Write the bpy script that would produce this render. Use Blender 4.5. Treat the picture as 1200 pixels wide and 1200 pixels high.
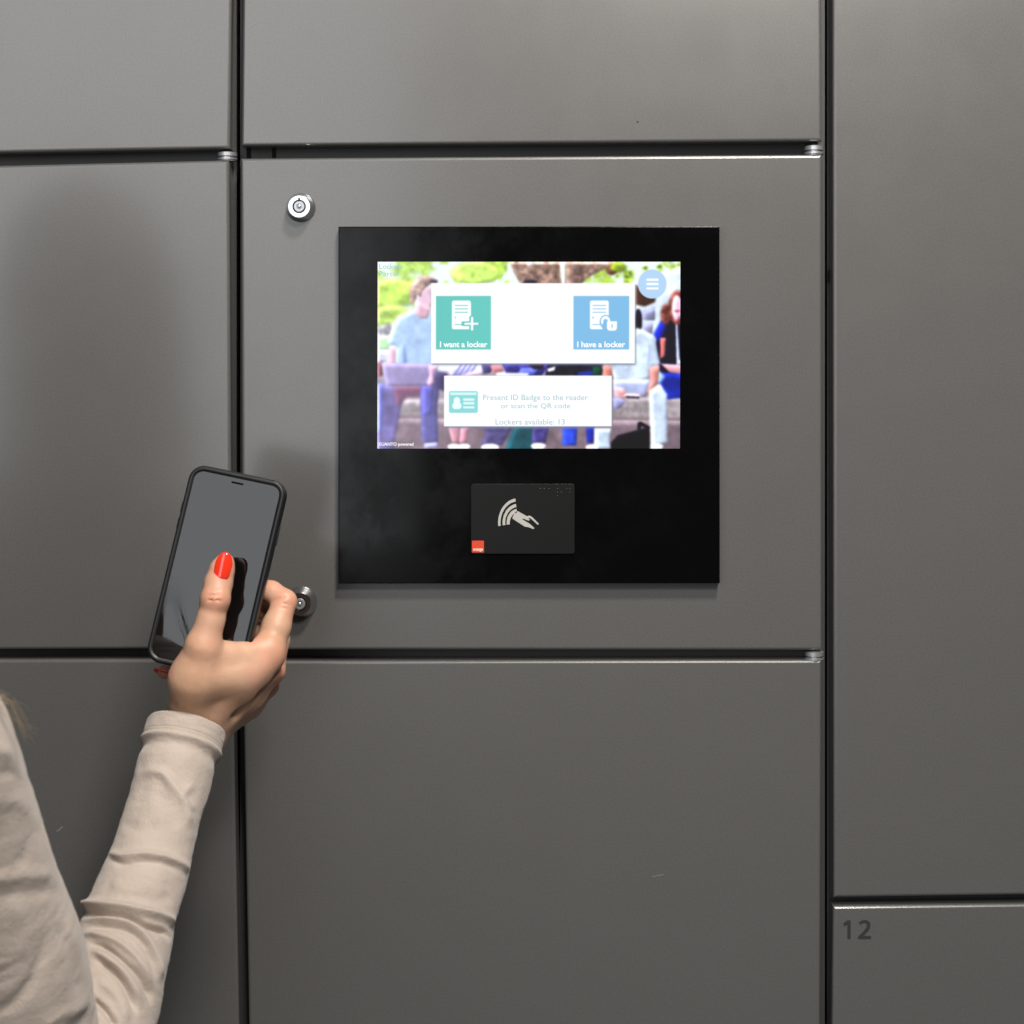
import bpy, bmesh, math, random
import numpy as np
from mathutils import Vector, Matrix

random.seed(7)
rng = np.random.default_rng(7)
for o in list(bpy.data.objects):
    bpy.data.objects.remove(o)
S = bpy.context.scene
C = S.collection

# ------------------------------------------------------------------ camera, light, exposure
DIST = 1.5                       # lens to locker fronts (m); fronts lie in the plane y = 0
cam = bpy.data.cameras.new('camera')
cam_o = bpy.data.objects.new('camera', cam)
C.objects.link(cam_o)
cam_o.location = (0, -DIST, 0)
cam_o.rotation_euler = (math.radians(90), 0, 0)
cam.sensor_width = 36
cam.lens = 36 * 1.5 / 0.857142
cam.shift_y = -170 / 1200
cam.clip_start = 0.02
cam.clip_end = 60
cam.dof.use_dof = True
cam.dof.focus_distance = 1.43
cam.dof.aperture_fstop = 9
S.camera = cam_o

w = bpy.data.worlds.new('World')
S.world = w
w.use_nodes = True
w.node_tree.nodes['Background'].inputs[0].default_value = (0.95, 0.97, 1.0, 1)
w.node_tree.nodes['Background'].inputs[1].default_value = 0.06

S.view_settings.view_transform = 'Standard'
S.view_settings.look = 'None'
S.view_settings.exposure = 0
S.view_settings.gamma = 1
S.cycles.use_denoising = True
S.cycles.max_bounces = 8
S.cycles.caustics_reflective = False
S.cycles.caustics_refractive = False


def area(name, loc, target, sx, sy, power, col):
    L = bpy.data.lights.new(name, 'AREA')
    L.shape = 'RECTANGLE'
    L.size, L.size_y = sx, sy
    L.energy = power
    L.color = col
    o = bpy.data.objects.new(name, L)
    C.objects.link(o)
    o.location = loc
    o.rotation_euler = (Vector(target) - Vector(loc)).to_track_quat('-Z', 'Y').to_euler()
    return o


# ceiling luminaire in front of the lockers, slightly to the right
area('ceiling_and_fill_lamp', (0.40, -1.20, 1.70), (0.0, 0.0, -0.15), 0.28, 0.26, 47, (1.0, 0.95, 0.885))
area('ceiling_and_fill_lamp', (0.55, -2.4, 1.5), (-0.2, 0.0, -0.3), 0.5, 0.5, 46, (1.0, 0.955, 0.90))  # unseen frontal fill, added to brighten the hand and sleeve
# daylit glazing of the hall far behind the photographer
area('hall_window_light', (-1.70, -3.6, 0.75), (-1.5, 0, 0.65), 2.8, 2.6, 54, (0.94, 0.97, 1.0))


# ------------------------------------------------------------------ helpers
def P(px, py, d=0.0):
    """measured position (photo units of 1/1400 m on the locker plane) at d metres before the doors"""
    s = 1400.0 * DIST / (DIST - d)
    return Vector(((px - 600) / s, -d, (430 - py) / s))


def Pn(px, py, d):
    v = P(px, py, d)
    return np.array((v.x, v.y, v.z))


def link(name, me, mats=(), parent=None):
    o = bpy.data.objects.new(name, me)
    C.objects.link(o)
    for m in (mats if isinstance(mats, (list, tuple)) else [mats]):
        me.materials.append(m)
    if parent:
        o.parent = parent
        o.matrix_parent_inverse = Matrix.Translation(-parent.location)
    return o


def thing(name, label, cat, loc=(0, 0, 0), group=None):
    o = bpy.data.objects.new(name, None)
    C.objects.link(o)
    o.empty_display_size = 0.05
    o.location = loc
    o['label'] = label
    o['category'] = cat
    if group:
        o['group'] = group
    return o


def mesh_py(name, verts, faces, smooth=False):
    me = bpy.data.meshes.new(name)
    me.from_pydata([tuple(map(float, v)) for v in verts], [], [tuple(map(int, f)) for f in faces])
    if smooth:
        me.polygons.foreach_set('use_smooth', [True] * len(me.polygons))
    me.update()
    return me


def obj_bm(name, bm, mats, parent=None, smooth=False):
    me = bpy.data.meshes.new(name)
    bmesh.ops.recalc_face_normals(bm, faces=bm.faces)
    if smooth:
        for f in bm.faces:
            f.smooth = True
    bm.to_mesh(me)
    bm.free()
    return link(name, me, mats, parent)


def box(bm, lo, hi, mi=0):
    x0, y0, z0 = lo
    x1, y1, z1 = hi
    v = [bm.verts.new(p) for p in ((x0, y0, z0), (x1, y0, z0), (x1, y1, z0), (x0, y1, z0),
                                   (x0, y0, z1), (x1, y0, z1), (x1, y1, z1), (x0, y1, z1))]
    for f in ((0, 1, 2, 3), (4, 5, 6, 7), (0, 1, 5, 4), (1, 2, 6, 5), (2, 3, 7, 6), (3, 0, 4, 7)):
        fa = bm.faces.new([v[i] for i in f])
        fa.material_index = mi


def lathe(bm, prof, n, M, mi=0, cap=True):
    """prof: (radius, height) pairs; axis +Z of M"""
    rings = []
    for r, h in prof:
        rings.append([bm.verts.new(M @ Vector((r * math.cos(2 * math.pi * i / n), r * math.sin(2 * math.pi * i / n), h)))
                      for i in range(n)])
    for a, b in zip(rings, rings[1:]):
        for i in range(n):
            f = bm.faces.new((a[i], a[(i + 1) % n], b[(i + 1) % n], b[i]))
            f.material_index = mi
            f.smooth = False
    if cap:
        bm.faces.new(rings[-1]).material_index = mi
        bm.faces.new(list(reversed(rings[0]))).material_index = mi


# ------------------------------------------------------------------ materials
def mat(name, col, rough=0.5, metal=0.0, **kw):
    m = bpy.data.materials.new(name)
    m.use_nodes = True
    b = m.node_tree.nodes['Principled BSDF']
    b.inputs['Base Color'].default_value = (*col, 1)
    b.inputs['Roughness'].default_value = rough
    b.inputs['Metallic'].default_value = metal
    for k, v in kw.items():
        b.inputs[k].default_value = v
    return m


def nodes(m):
    return m.node_tree.nodes, m.node_tree.links, m.node_tree.nodes['Principled BSDF']


def noise(m, scale, detail=3, rough=0.55, vec=None):
    N, L, b = nodes(m)
    t = N.new('ShaderNodeTexNoise')
    t.inputs['Scale'].default_value = scale
    t.inputs['Detail'].default_value = detail
    t.inputs['Roughness'].default_value = rough
    if vec is None:
        tc = N.new('ShaderNodeTexCoord')
        vec = tc.outputs['Object']
    L.new(vec, t.inputs['Vector'])
    return t.outputs['Fac']


def ramp(m, fac, stops):
    N, L, b = nodes(m)
    r = N.new('ShaderNodeValToRGB')
    L.new(fac, r.inputs[0])
    e = r.color_ramp.elements
    while len(e) < len(stops):
        e.new(0.5)
    for el, (p, c) in zip(e, stops):
        el.position = p
        el.color = (*c, 1) if len(c) == 3 else c
    return r.outputs[0]


def bump(m, fac, dist, strength=1.0, chain=None):
    N, L, b = nodes(m)
    bn = N.new('ShaderNodeBump')
    bn.inputs['Distance'].default_value = dist
    bn.inputs['Strength'].default_value = strength
    L.new(fac, bn.inputs['Height'])
    if chain is not None:
        L.new(chain, bn.inputs['Normal'])
    L.new(bn.outputs[0], b.inputs['Normal'])
    return bn.outputs[0]


def g3(v, k=(1, 1, 1)):
    return tuple(v * a for a in k)


def make_paint():
    m = mat('grey_locker_paint', (0.2, 0.2, 0.19), 0.33, 0.25)
    N, L, b = nodes(m)
    k = (1.0, 0.98, 0.945)
    f = noise(m, 620, 3, 0.7)
    L.new(ramp(m, f, [(0.3, g3(0.116, k)), (0.7, g3(0.148, k))]), b.inputs['Base Color'])
    f2 = noise(m, 11, 7, 0.72)
    L.new(ramp(m, f2, [(0.35, (0.30,) * 3), (0.7, (0.345,) * 3)]), b.inputs['Roughness'])
    L.new(ramp(m, f2, [(0.35, (0.13,) * 3), (0.7, (0.175,) * 3)]), b.inputs['Coat Roughness'])
    c = bump(m, noise(m, 650, 2), 0.00003, 0.4)
    bump(m, noise(m, 9, 1), 0.0007, 0.5, c)
    b.inputs['Coat Weight'].default_value = 0.6
    b.inputs['Coat Roughness'].default_value = 0.16
    return m


M_paint = make_paint()
M_frame = mat('dark_frame_paint', (0.045, 0.044, 0.044), 0.5)
M_shade_chip = mat('slot_shade_and_chip', (0.006, 0.006, 0.006), 0.9)
M_chrome = mat('polished_chrome', (0.62, 0.64, 0.67), 0.16, 1.0)
M_steel = mat('zinc_steel', (0.52, 0.53, 0.55), 0.36, 0.75)
M_black_metal = mat('black_key_slot', (0.012, 0.012, 0.012), 0.4, 0.3)
M_bezel = mat('black_panel', (0.002, 0.002, 0.0023), 0.14, 0.0, **{'Specular IOR Level': 0.2})
bump(M_bezel, noise(M_bezel, 14, 1), 0.0004, 0.4)
M_bezel_side = mat('black_panel_edge', (0.012, 0.012, 0.013), 0.45)
M_reader = mat('card_reader_black', (0.0075, 0.0075, 0.0075), 0.36, 0.0, **{'Specular IOR Level': 0.25})
M_print = mat('pale_print', (0.46, 0.445, 0.41), 0.6)
M_dot = mat('tactile_dot', (0.06, 0.06, 0.06), 0.25)
M_orange = mat('orange_red_print', (0.68, 0.060, 0.016), 0.45)
M_white_print = mat('white_print', (0.85, 0.72, 0.66), 0.5)
M_number = mat('dark_number_print', (0.026, 0.025, 0.024), 0.6)
M_case = mat('black_rubber_case', (0.009, 0.0095, 0.011), 0.42)
bump(M_case, noise(M_case, 1500, 2), 0.00003, 0.6)
M_glass = mat('phone_glass', (0.003, 0.003, 0.0035), 0.02, 0.0, **{'Specular IOR Level': 0.66})
for m_, lo_, hi_, sc_ in ((M_glass, 0.015, 0.10, 26), (M_bezel, 0.10, 0.24, 16)):
    N_, L_, b_ = nodes(m_)
    L_.new(ramp(m_, noise(m_, sc_, 6, 0.7), [(0.42, (lo_,) * 3), (0.68, (hi_,) * 3)]), b_.inputs['Roughness'])
M_earpiece = mat('earpiece_mesh', (0.002, 0.002, 0.002), 0.8, 0.0, **{'Specular IOR Level': 0.05})
M_nail = mat('red_nail_polish', (0.86, 0.036, 0.012), 0.12, 0.0, **{'Coat Weight': 1.0, 'Coat Roughness': 0.05})


def make_skin():
    m = mat('skin', (0.6, 0.4, 0.28), 0.46)
    N, L, b = nodes(m)
    f = noise(m, 42, 4)
    L.new(ramp(m, f, [(0.3, (0.55, 0.315, 0.19)), (0.5, (0.62, 0.38, 0.25)), (0.72, (0.645, 0.355, 0.25))]),
          b.inputs['Base Color'])
    lk_ = b.inputs['Base Color'].links[0].from_socket
    at = N.new('ShaderNodeAttribute')
    at.attribute_name = 'flush'
    mx = N.new('ShaderNodeMix')
    mx.data_type = 'RGBA'
    L.new(at.outputs['Fac'], mx.inputs[0])
    L.new(lk_, mx.inputs[6])
    mx.inputs[7].default_value = (0.66, 0.27, 0.18, 1)
    L.new(mx.outputs[2], b.inputs['Base Color'])
    b.inputs['Subsurface Weight'].default_value = 0.12
    b.inputs['Subsurface Radius'].default_value = (1.0, 0.35, 0.18)
    b.inputs['Subsurface Scale'].default_value = 0.004
    c0 = bump(m, noise(m, 55, 4), 0.0011, 0.55)
    c = bump(m, noise(m, 1500, 3), 0.00016, 0.6, c0)
    N2 = N.new('ShaderNodeTexVoronoi')
    N2.inputs['Scale'].default_value = 700
    tc = N.new('ShaderNodeTexCoord')
    L.new(tc.outputs['Object'], N2.inputs['Vector'])
    bump(m, N2.outputs['Distance'], 0.00010, 0.35, c)
    return m


M_skin = make_skin()


def make_knit():
    m = mat('beige_jersey', (0.55, 0.47, 0.40), 0.9)
    N, L, b = nodes(m)
    f = noise(m, 26, 5)
    L.new(ramp(m, f, [(0.3, (0.455, 0.380, 0.322)), (0.7, (0.515, 0.433, 0.372))]), b.inputs['Base Color'])
    b.inputs['Sheen Weight'].default_value = 0.25
    b.inputs['Sheen Roughness'].default_value = 0.5
    c = bump(m, noise(m, 1100, 3, .7), 0.0006, 0.7)
    c = bump(m, noise(m, 75, 3), 0.0012, 0.5, c)
    bump(m, noise(m, 330, 4, 0.75), 0.0011, 0.6, c)
    return m


M_knit = make_knit()
M_seam = mat('beige_thread', (0.47, 0.40, 0.34), 0.9)
M_hair = mat('blonde_hair', (0.20, 0.125, 0.06), 0.45)
M_hair_tip = mat('pale_hair', (0.42, 0.32, 0.19), 0.4)

# ------------------------------------------------------------------ locker bank
TH = 0.018
EDGE = 0.0027


def slab(name, corners, d_front, thick, rad, mats, parent, seg=5):
    """four sided panel with rolled front edges; corners TL TR BR BL (measured on its front)"""
    pts = [P(x, y, d_front) for x, y in corners]
    n = 4

    def inset(t):
        out = []
        for i in range(n):
            p, a, b = pts[i], pts[(i - 1) % n], pts[(i + 1) % n]
            u, v = (a - p).normalized(), (b - p).normalized()
            out.append(p + (u + v) * t)
        return out
    rings = [(0.0, thick)]
    for k in range(seg + 1):
        a = math.pi / 2 * k / seg
        rings.append((rad * (1 - math.cos(a)), rad * (1 - math.sin(a))))
    verts, faces = [], []
    for t, back in rings:
        for p in inset(t):
            verts.append((p.x, p.y + back, p.z))
    for r in range(len(rings) - 1):
        for i in range(n):
            faces.append((r * n + i, r * n + (i + 1) % n, (r + 1) * n + (i + 1) % n, (r + 1) * n + i))
    e = len(rings) - 1
    faces.append(tuple(e * n + i for i in range(n)))
    faces.append((3, 2, 1, 0))
    me = mesh_py(name, verts, faces)
    bm = bmesh.new()
    bm.from_mesh(me)
    bmesh.ops.recalc_face_normals(bm, faces=bm.faces)
    bm.to_mesh(me)
    bm.free()
    return link(name, me, mats, parent)


LOCKERS = {
    'L1': [(-70, -70), (272, -70), (269.5, 174), (-70, 180.7)],
    'L2': [(-70, 195.7), (268.6, 187.5), (271.8, 760), (-70, 761.6)],
    'L3': [(-70, 773), (272.5, 772.5), (281.5, 1270), (-70, 1270)],
    'M1': [(285.5, -70), (962.5, -70), (963.2, 165.2), (283, 171)],
    'K': [(282, 185.6), (963.6, 181), (963.6, 762), (283.6, 761.5)],
    'M2': [(284.3, 774.6), (963, 773.6), (961.2, 1270), (292.6, 1270)],
    'R1': [(976, -70), (1270, -70), (1270, 1047.8), (977, 1052)],
    'R2': [(976.4, 1062.2), (1270, 1058.8), (1270, 1270), (974.5, 1270)],
}
LABEL = {
    'L1': 'blank grey locker door at the upper left corner, above the left door behind the phone',
    'L2': 'grey locker door left of the screen, with the phone held before its lower corner',
    'L3': 'grey locker door low on the left, behind the beige sleeve',
    'M1': 'wide blank grey locker door directly above the door with the screen',
    'K': 'grey locker door with two round locks that carries the black touch screen',
    'M2': 'wide blank grey locker door directly below the door with the screen',
    'R1': 'tall blank grey locker door at the right, above the door numbered 12',
    'R2': 'grey locker door marked 12 at the lower right corner',
}
GROUP = 'grey doors of the locker bank'
lk = {}
for k, cs in LOCKERS.items():
    b = [P(x, y) for x, y in cs]
    base = sum(b, Vector()) / 4
    t = thing('locker', LABEL[k], 'locker', base, GROUP)
    lk[k] = t
    slab('door_panel', cs, 0.0, TH, EDGE, M_paint, t)

# cabinets behind the doors: three columns with a slit between them
FR = -0.015
bm = bmesh.new()
cols = [(-70, 276.3), (280.5, 967.6), (970.6, 1270)]
for (x0, x1), cuts in zip(cols, ([(177.5, 190), (761, 773)], [(169, 184), (762, 774)], [(1051, 1061)])):
    a, b = P(x0, -80, FR), P(x1, 1290, FR)
    box(bm, (a.x, 0.022, b.z), (b.x, 0.30, a.z))
    # lipped side posts stand a little prouder than the shelf edges
    for e0, e1 in ((x0, x0 + 9), (x1 - 9, x1)):
        p, q = P(e0, -80, FR), P(e1, 1290, FR)
        box(bm, (p.x, 0.0195, q.z), (q.x, 0.022, p.z))
    for c0, c1 in cuts:
        p, q = P(x0 + 9.5, c0 - 4, FR), P(x1 - 9.5, c1 + 4, FR)
        box(bm, (p.x, 0.0205, q.z), (q.x, 0.022, p.z))
fr = obj_bm('locker_cabinet', bm, [M_frame])
fr['kind'] = 'structure'
bm = bmesh.new()
a, b = P(-90, -90, -0.03), P(1290, 1300, -0.03)
box(bm, (a.x, 0.30, b.z), (b.x, 0.31, a.z))
wl = obj_bm('wall', bm, [M_frame])
wl['kind'] = 'structure'
# small latch slots: near-black boxes on the cabinet edge, painted shade for holes
for key, (x0, y0, x1, y1) in (('K', (288, 172, 292.5, 186)), ('K', (318, 172, 322, 185.5)), ('R1', (970.8, 316, 975.4, 331))):
    bm = bmesh.new()
    p, q = P(x0, y0, FR), P(x1, y1, FR)
    box(bm, (p.x, 0.0188, q.z), (q.x, 0.0204, p.z))
    obj_bm('latch_slot_shade', bm, [M_shade_chip], lk[key])


# small wear marks on the paint
M_mark = mat('pale_scratch', (0.20, 0.20, 0.19), 0.5)
for key, pts, m_ in (('M2', [(764, 1027), (778, 1024.2), (778, 1025.2), (764, 1028)], M_mark), ('L3', [(66, 974), (73, 968), (74, 969), (67, 975)], M_mark),
                     ('M1', [(746.4, 142.2), (747.8, 141.9), (748.4, 143.2), (747.4, 144.0), (746.4, 143.6)], M_shade_chip)):
    vs = [P(x, y, 0.0002) for x, y in pts] + [P(x, y, 0.00005) for x, y in pts]
    n_ = len(pts)
    link('paint_mark', mesh_py('paint_mark', vs, [tuple(range(n_))[::-1], tuple(range(n_, 2 * n_))] + [(i, (i + 1) % n_, n_ + (i + 1) % n_, n_ + i) for i in range(n_)]), m_, lk[key])


# hinge bushings between the doors
def hinge(key, x0, x1, y0, y1, d=-0.003):
    bm = bmesh.new()
    c = P((x0 + x1) / 2, (y0 + y1) / 2, d)
    s = 1 / 1400.0
    r = (x1 - x0) / 2 * s
    h = (y1 - y0) * s
    M = Matrix.Translation(c + Vector((0, r * 0.55, -h / 2)))
    lathe(bm, [(r * .9, -0.001), (r * .92, 0.0), (r, 0.0003), (r, h * 0.25), (r * .8, h * 0.30), (r * .8, h * .45),
               (r * .98, h * .5), (r * .98, h * .95), (r * .8, h), (r * .3, h + 0.001)], 28, M)
    obj_bm('hinge', bm, [M_steel], lk[key])


hinge('L2', 254, 277, 178, 187)
hinge('K', 943.5, 966.5, 170.5, 180.5)
hinge('M2', 944, 966.5, 764, 774)


# round cam locks
def cam_lock(px, py, rb, rf, rot):
    bm = bmesh.new()
    s = 1 / 1400.0
    M = Matrix.Translation(P(px, py)) @ Matrix.Rotation(math.radians(90), 4, 'X')
    rb, rf = rb * s, rf * s
    h = 0.0125
    lathe(bm, [(rb, -0.001), (rb, 0.0012), (rb * .97, 0.002), (rf * 1.04, h - 0.0015), (rf, h - 0.0006), (rf * .96, h),
               (rf * .60, h), (rf * .56, h - 0.0022), (rf * .3, h - 0.0022)], 48, M)
    lock = obj_bm('cam_lock', bm, [M_chrome], lk['K'])
    bm = bmesh.new()
    lathe(bm, [(rf * .50, h - 0.0021), (rf * .50, h - .0004), (rf * .44, h + 0.0002), (rf * .26, h + 0.0002), (rf * .24, h - 0.001), (rf * .18, h - 0.001),
               (rf * .16, h + .0006), (rf * .06, h + 0.001)], 32, M)
    o = obj_bm('key_pin', bm, [M_steel], lock)
    bm = bmesh.new()
    R = M @ Matrix.Rotation(rot, 4, 'Z')
    k = bmesh.ops.create_cube(bm, size=1.0)['verts']
    for v in k:
        v.co = R @ Vector((v.co.x * rf * .16, v.co.y * rf * .26 + rf * .62, v.co.z * 0.0008 + h - 0.0001))
    obj_bm('key_notch', bm, [M_black_metal], lock)
    bm = bmesh.new()
    lathe(bm, [(rf * .565, h - 0.0021), (rf * .565, h - 0.0018), (rf * .50, h - 0.0018)], 32, M)
    obj_bm('key_slot', bm, [M_black_metal], lock)
    return lock


cam_lock(352.6, 243.5, 17, 13.2, 0.0)
cam_lock(353.2, 705.5, 18.5, 13.2, 0.5)


# lettering -> mesh objects
def lettering(name, s, px0, px1, py_top, py_bot, d, m, parent, bold=0.0, align_w=True):
    cu = bpy.data.curves.new(name, 'FONT')
    cu.body = s
    cu.size = 1.0
    cu.offset = bold
    cu.resolution_u = 3
    to = bpy.data.objects.new('tmp', cu)
    C.objects.link(to)
    dg = bpy.context.evaluated_depsgraph_get()
    me = bpy.data.meshes.new_from_object(to.evaluated_get(dg))
    bpy.data.objects.remove(to)
    n = len(me.vertices)
    co = np.empty(n * 3)
    me.vertices.foreach_get('co', co)
    co = co.reshape(-1, 3)
    lo, hi = co.min(0), co.max(0)
    a, b = P(px0, py_top, d), P(px1, py_bot, d)
    sx = (b.x - a.x) / (hi[0] - lo[0])
    sz = (a.z - b.z) / (hi[1] - lo[1])
    out = np.stack([a.x + (co[:, 0] - lo[0]) * sx, np.full(n, -d), b.z + (co[:, 1] - lo[1]) * sz], 1)
    me.vertices.foreach_set('co', out.ravel())
    me.materials.clear()
    me.update()
    me.name = name
    return link(name, me, m, parent)






def flat(name, pts, d, m, parent, thick=0.00012):
    """thin printed shape from measured outline points"""
    n = len(pts)
    vs = [P(x, y, d) for x, y in pts] + [P(x, y, d - thick) for x, y in pts]
    fs = [tuple(range(n)), tuple(range(2 * n - 1, n - 1, -1))] + [(i, (i + 1) % n, n + (i + 1) % n, n + i) for i in range(n)]
    me = mesh_py(name, vs, fs)
    bm = bmesh.new()
    bm.from_mesh(me)
    bmesh.ops.triangulate(bm, faces=[f for f in bm.faces if len(f.verts) > 4])
    bmesh.ops.recalc_face_normals(bm, faces=bm.faces)
    bm.to_mesh(me)
    bm.free()
    return link(name, me, m, parent)


# the printed number 12
flat('number_one', [(993.4, 1078.4), (996.9, 1078.4), (996.9, 1100.4), (993.0, 1100.4), (993.0, 1083.4), (989.6, 1085.6), (988.0, 1082.4)], 0.0003, M_number, lk['R2'])
o2 = [(1006.6, 1081.0), (1009.2, 1079.0), (1012.6, 1078.0), (1016.2, 1078.5), (1019.0, 1080.6), (1020.2, 1084.0), (1019.6, 1087.6), (1017.6, 1091.0), (1014.4, 1094.4),
      (1012.0, 1096.8), (1020.8, 1096.8), (1020.8, 1100.4), (1005.6, 1100.4), (1005.6, 1097.6), (1010.4, 1092.8), (1014.0, 1088.8), (1015.9, 1085.6), (1015.6, 1082.8),
      (1013.6, 1081.4), (1011.0, 1081.8), (1008.4, 1084.0)]
flat('number_two', o2, 0.0003, M_number, lk['R2'])

# ------------------------------------------------------------------ terminal
D_T = 0.0095                                    # how far the panel stands off the door
term = thing('touch_terminal', 'black square touch screen terminal with card reader on the grey locker door', 'touch screen', P(620, 475))
slab('front_panel', [(396.5, 265.5), (843.3, 265), (843.6, 683.6), (396.5, 684)], D_T, D_T - 0.0002, 0.0008, M_bezel, term, 3)

# screen picture: painted procedurally (blurred campus photograph with the locker menu on top)
SC = 3.0
SX0, SY0, SX1, SY1 = 442.6, 306.8, 797.2, 525.6
IW, IH = int((SX1 - SX0) * SC), int((SY1 - SY0) * SC)
YY, XX = np.mgrid[0:IH, 0:IW].astype(np.float32)
CX = XX / IW * 1118 + 42                           # measuring grid of the enlarged screen
CY = YY / IH * 692 + 20
img = np.ones((IH, IW, 3), np.float32)


def blur(a, r):
    if r < 1:
        return a
    k = np.exp(-0.5 * (np.arange(-2 * r, 2 * r + 1) / r) ** 2)
    k /= k.sum()
    p = np.pad(a, [(2 * r, 2 * r), (2 * r, 2 * r)] + [(0, 0)] * (a.ndim - 2), mode='edge')
    t = sum(k[i] * p[i:i + a.shape[0]] for i in range(len(k)))
    return sum(k[i] * t[:, i:i + a.shape[1]] for i in range(len(k)))


def pnoise(n, seed):
    r = np.random.default_rng(seed)
    out = np.zeros((IH, IW), np.float32)
    amp = 1.0
    for o in range(4):
        m = n * 2 ** o
        gy, gx = int(m * IH / IW) + 3, m + 3
        g = r.random((gy, gx)).astype(np.float32)
        fy, fx = YY / IH * (gy - 2), XX / IW * (gx - 2)
        iy, ix = fy.astype(int), fx.astype(int)
        ty, tx = fy - iy, fx - ix
        ty, tx = ty * ty * (3 - 2 * ty), tx * tx * (3 - 2 * tx)
        v = (g[iy, ix] * (1 - tx) + g[iy, ix + 1] * tx) * (1 - ty) + (g[iy + 1, ix] * (1 - tx) + g[iy + 1, ix + 1] * tx) * ty
        out += amp * v
        amp *= 0.55
    return (out - out.min()) / (out.max() - out.min())


def poly_mask(pts):
    m = np.zeros((IH, IW), bool)
    n = len(pts)
    for i in range(n):
        (x0, y0), (x1, y1) = pts[i], pts[(i + 1) % n]
        if y0 == y1:
            continue
        c = ((y0 <= CY) & (CY < y1)) | ((y1 <= CY) & (CY < y0))
        xi = x0 + (CY - y0) * (x1 - x0) / (y1 - y0)
        m ^= c & (CX < xi)
    return m.astype(np.float32)


def lay(mask, col, soft=2, tex=None, amt=0.15):
    global img
    m = blur(mask, soft)[..., None]
    c = np.array(col, np.float32) / 255
    if tex is not None:
        c = np.clip(c * (1 + amt * (tex[..., None] - 0.5) * 2), 0, 1)
    img = img * (1 - m) + c * m


def shaped(mask, col, soft, tex, amt):
    global img
    s_ = blur(mask, 7)
    sh_ = np.clip((s_ - np.roll(s_, (9, 7), (0, 1))), -1, 1) * 0.55
    sh_ += (n2 - 0.5) * 0.14 + (n3 - 0.5) * 0.10
    m_ = blur(mask, soft)[..., None]
    c_ = np.array(col, np.float32) / 255 * (1 + sh_[..., None])
    if tex is not None:
        c_ = c_ * (1 + amt * (tex[..., None] - 0.5) * 2)
    img = img * (1 - m_) + np.clip(c_, 0, 1) * m_


def poly(pts, col, soft=2, tex=None, amt=0.12):
    shaped(poly_mask(pts), col, soft, tex, amt)


def ell(cx, cy, rx, ry, col, soft=2, tex=None, amt=.12):
    shaped((((CX - cx) / rx) ** 2 + ((CY - cy) / ry) ** 2 < 1).astype(np.float32), col, soft, tex, amt)


def disc(cx, cy, rx, ry, col):
    lay((((CX - cx) / rx) ** 2 + ((CY - cy) / ry) ** 2 < 1).astype(np.float32), col, 1)


def rect(x0, y0, x1, y1, col, soft=0, rad=0):
    dx = np.maximum(np.maximum(x0 + rad - CX, CX - (x1 - rad)), 0)
    dy = np.maximum(np.maximum(y0 + rad - CY, CY - (y1 - rad)), 0)
    m = ((dx ** 2 + dy ** 2) <= max(rad, 0.01) ** 2) & (CX >= x0) & (CX <= x1) & (CY >= y0) & (CY <= y1)
    lay(m.astype(np.float32), col, soft)


n1, n2, n3 = pnoise(7, 1), pnoise(22, 2), pnoise(60, 3)
img[:] = np.array((240, 252, 252), np.float32) / 255
fol = np.clip((n1 * .6 + n2 * .4 - .46) * 7, 0, 1) * (CY < 260) * (CX < 520)
lay(fol, (196, 226, 128), 3, n3, .2)
fol2 = np.clip((n2 * .6 + n3 * .4 - .5) * 8, 0, 1) * (CY < 100) * (CX > 270)
lay(fol2, (190, 214, 110), 2, n3, .3)
ell(100, 135, 120, 50, (196, 230, 118), 8, n2, .25)
ell(90, 215, 70, 36, (200, 228, 128), 6, n2, .25)
ell(400, 60, 90, 40, (205, 232, 138), 6, n2, .3)
fol3 = np.clip((n3 * .6 + n2 * .4 - .6) * 9, 0, 1) * (CY < 80) * (CX > 880)
lay(fol3, (120, 140, 70), 1)
poly([(42, 258), (110, 240), (130, 300), (42, 330)], (165, 165, 170), 5, n3, .3)
poly([(42, 290), (150, 290), (150, 345), (42, 345)], (205, 245, 200), 4)
poly([(42, 345), (100, 345), (100, 390), (42, 390)], (226, 230, 246), 3)
# tree
poly([(525, 10), (735, 10), (740, 110), (575, 110), (545, 60)], (176, 152, 142), 3, n3, .35)
poly([(585, 15), (615, 15), (612, 34), (596, 36)], (245, 250, 250), 2)
poly([(712, 10), (738, 10), (734, 110), (722, 110)], (240, 248, 252), 2)
poly([(738, 10), (920, 10), (930, 56), (905, 68), (880, 44), (830, 70), (790, 104), (740, 110)], (172, 148, 140), 3, n3, .35)
ell(905, 52, 20, 16, (130, 95, 80), 3)
ell(930, 40, 30, 18, (160, 180, 70), 4, n3, .3)
ell(605, 95, 26, 8, (50, 45, 70), 2)
# building at the right
poly([(990, 90), (1160, 40), (1160, 560), (990, 560)], (234, 244, 255), 3)
poly([(995, 105), (1070, 140), (1066, 168), (1030, 184), (995, 178)], (104, 72, 58), 3)
poly([(998, 196), (1016, 200), (1016, 262), (998, 262)], (178, 180, 205), 2)
poly([(1022, 200), (1066, 186), (1066, 236), (1022, 236)], (170, 172, 200), 2)
poly([(1022, 244), (1060, 244), (1056, 290), (1022, 270)], (176, 178, 206), 2)
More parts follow.
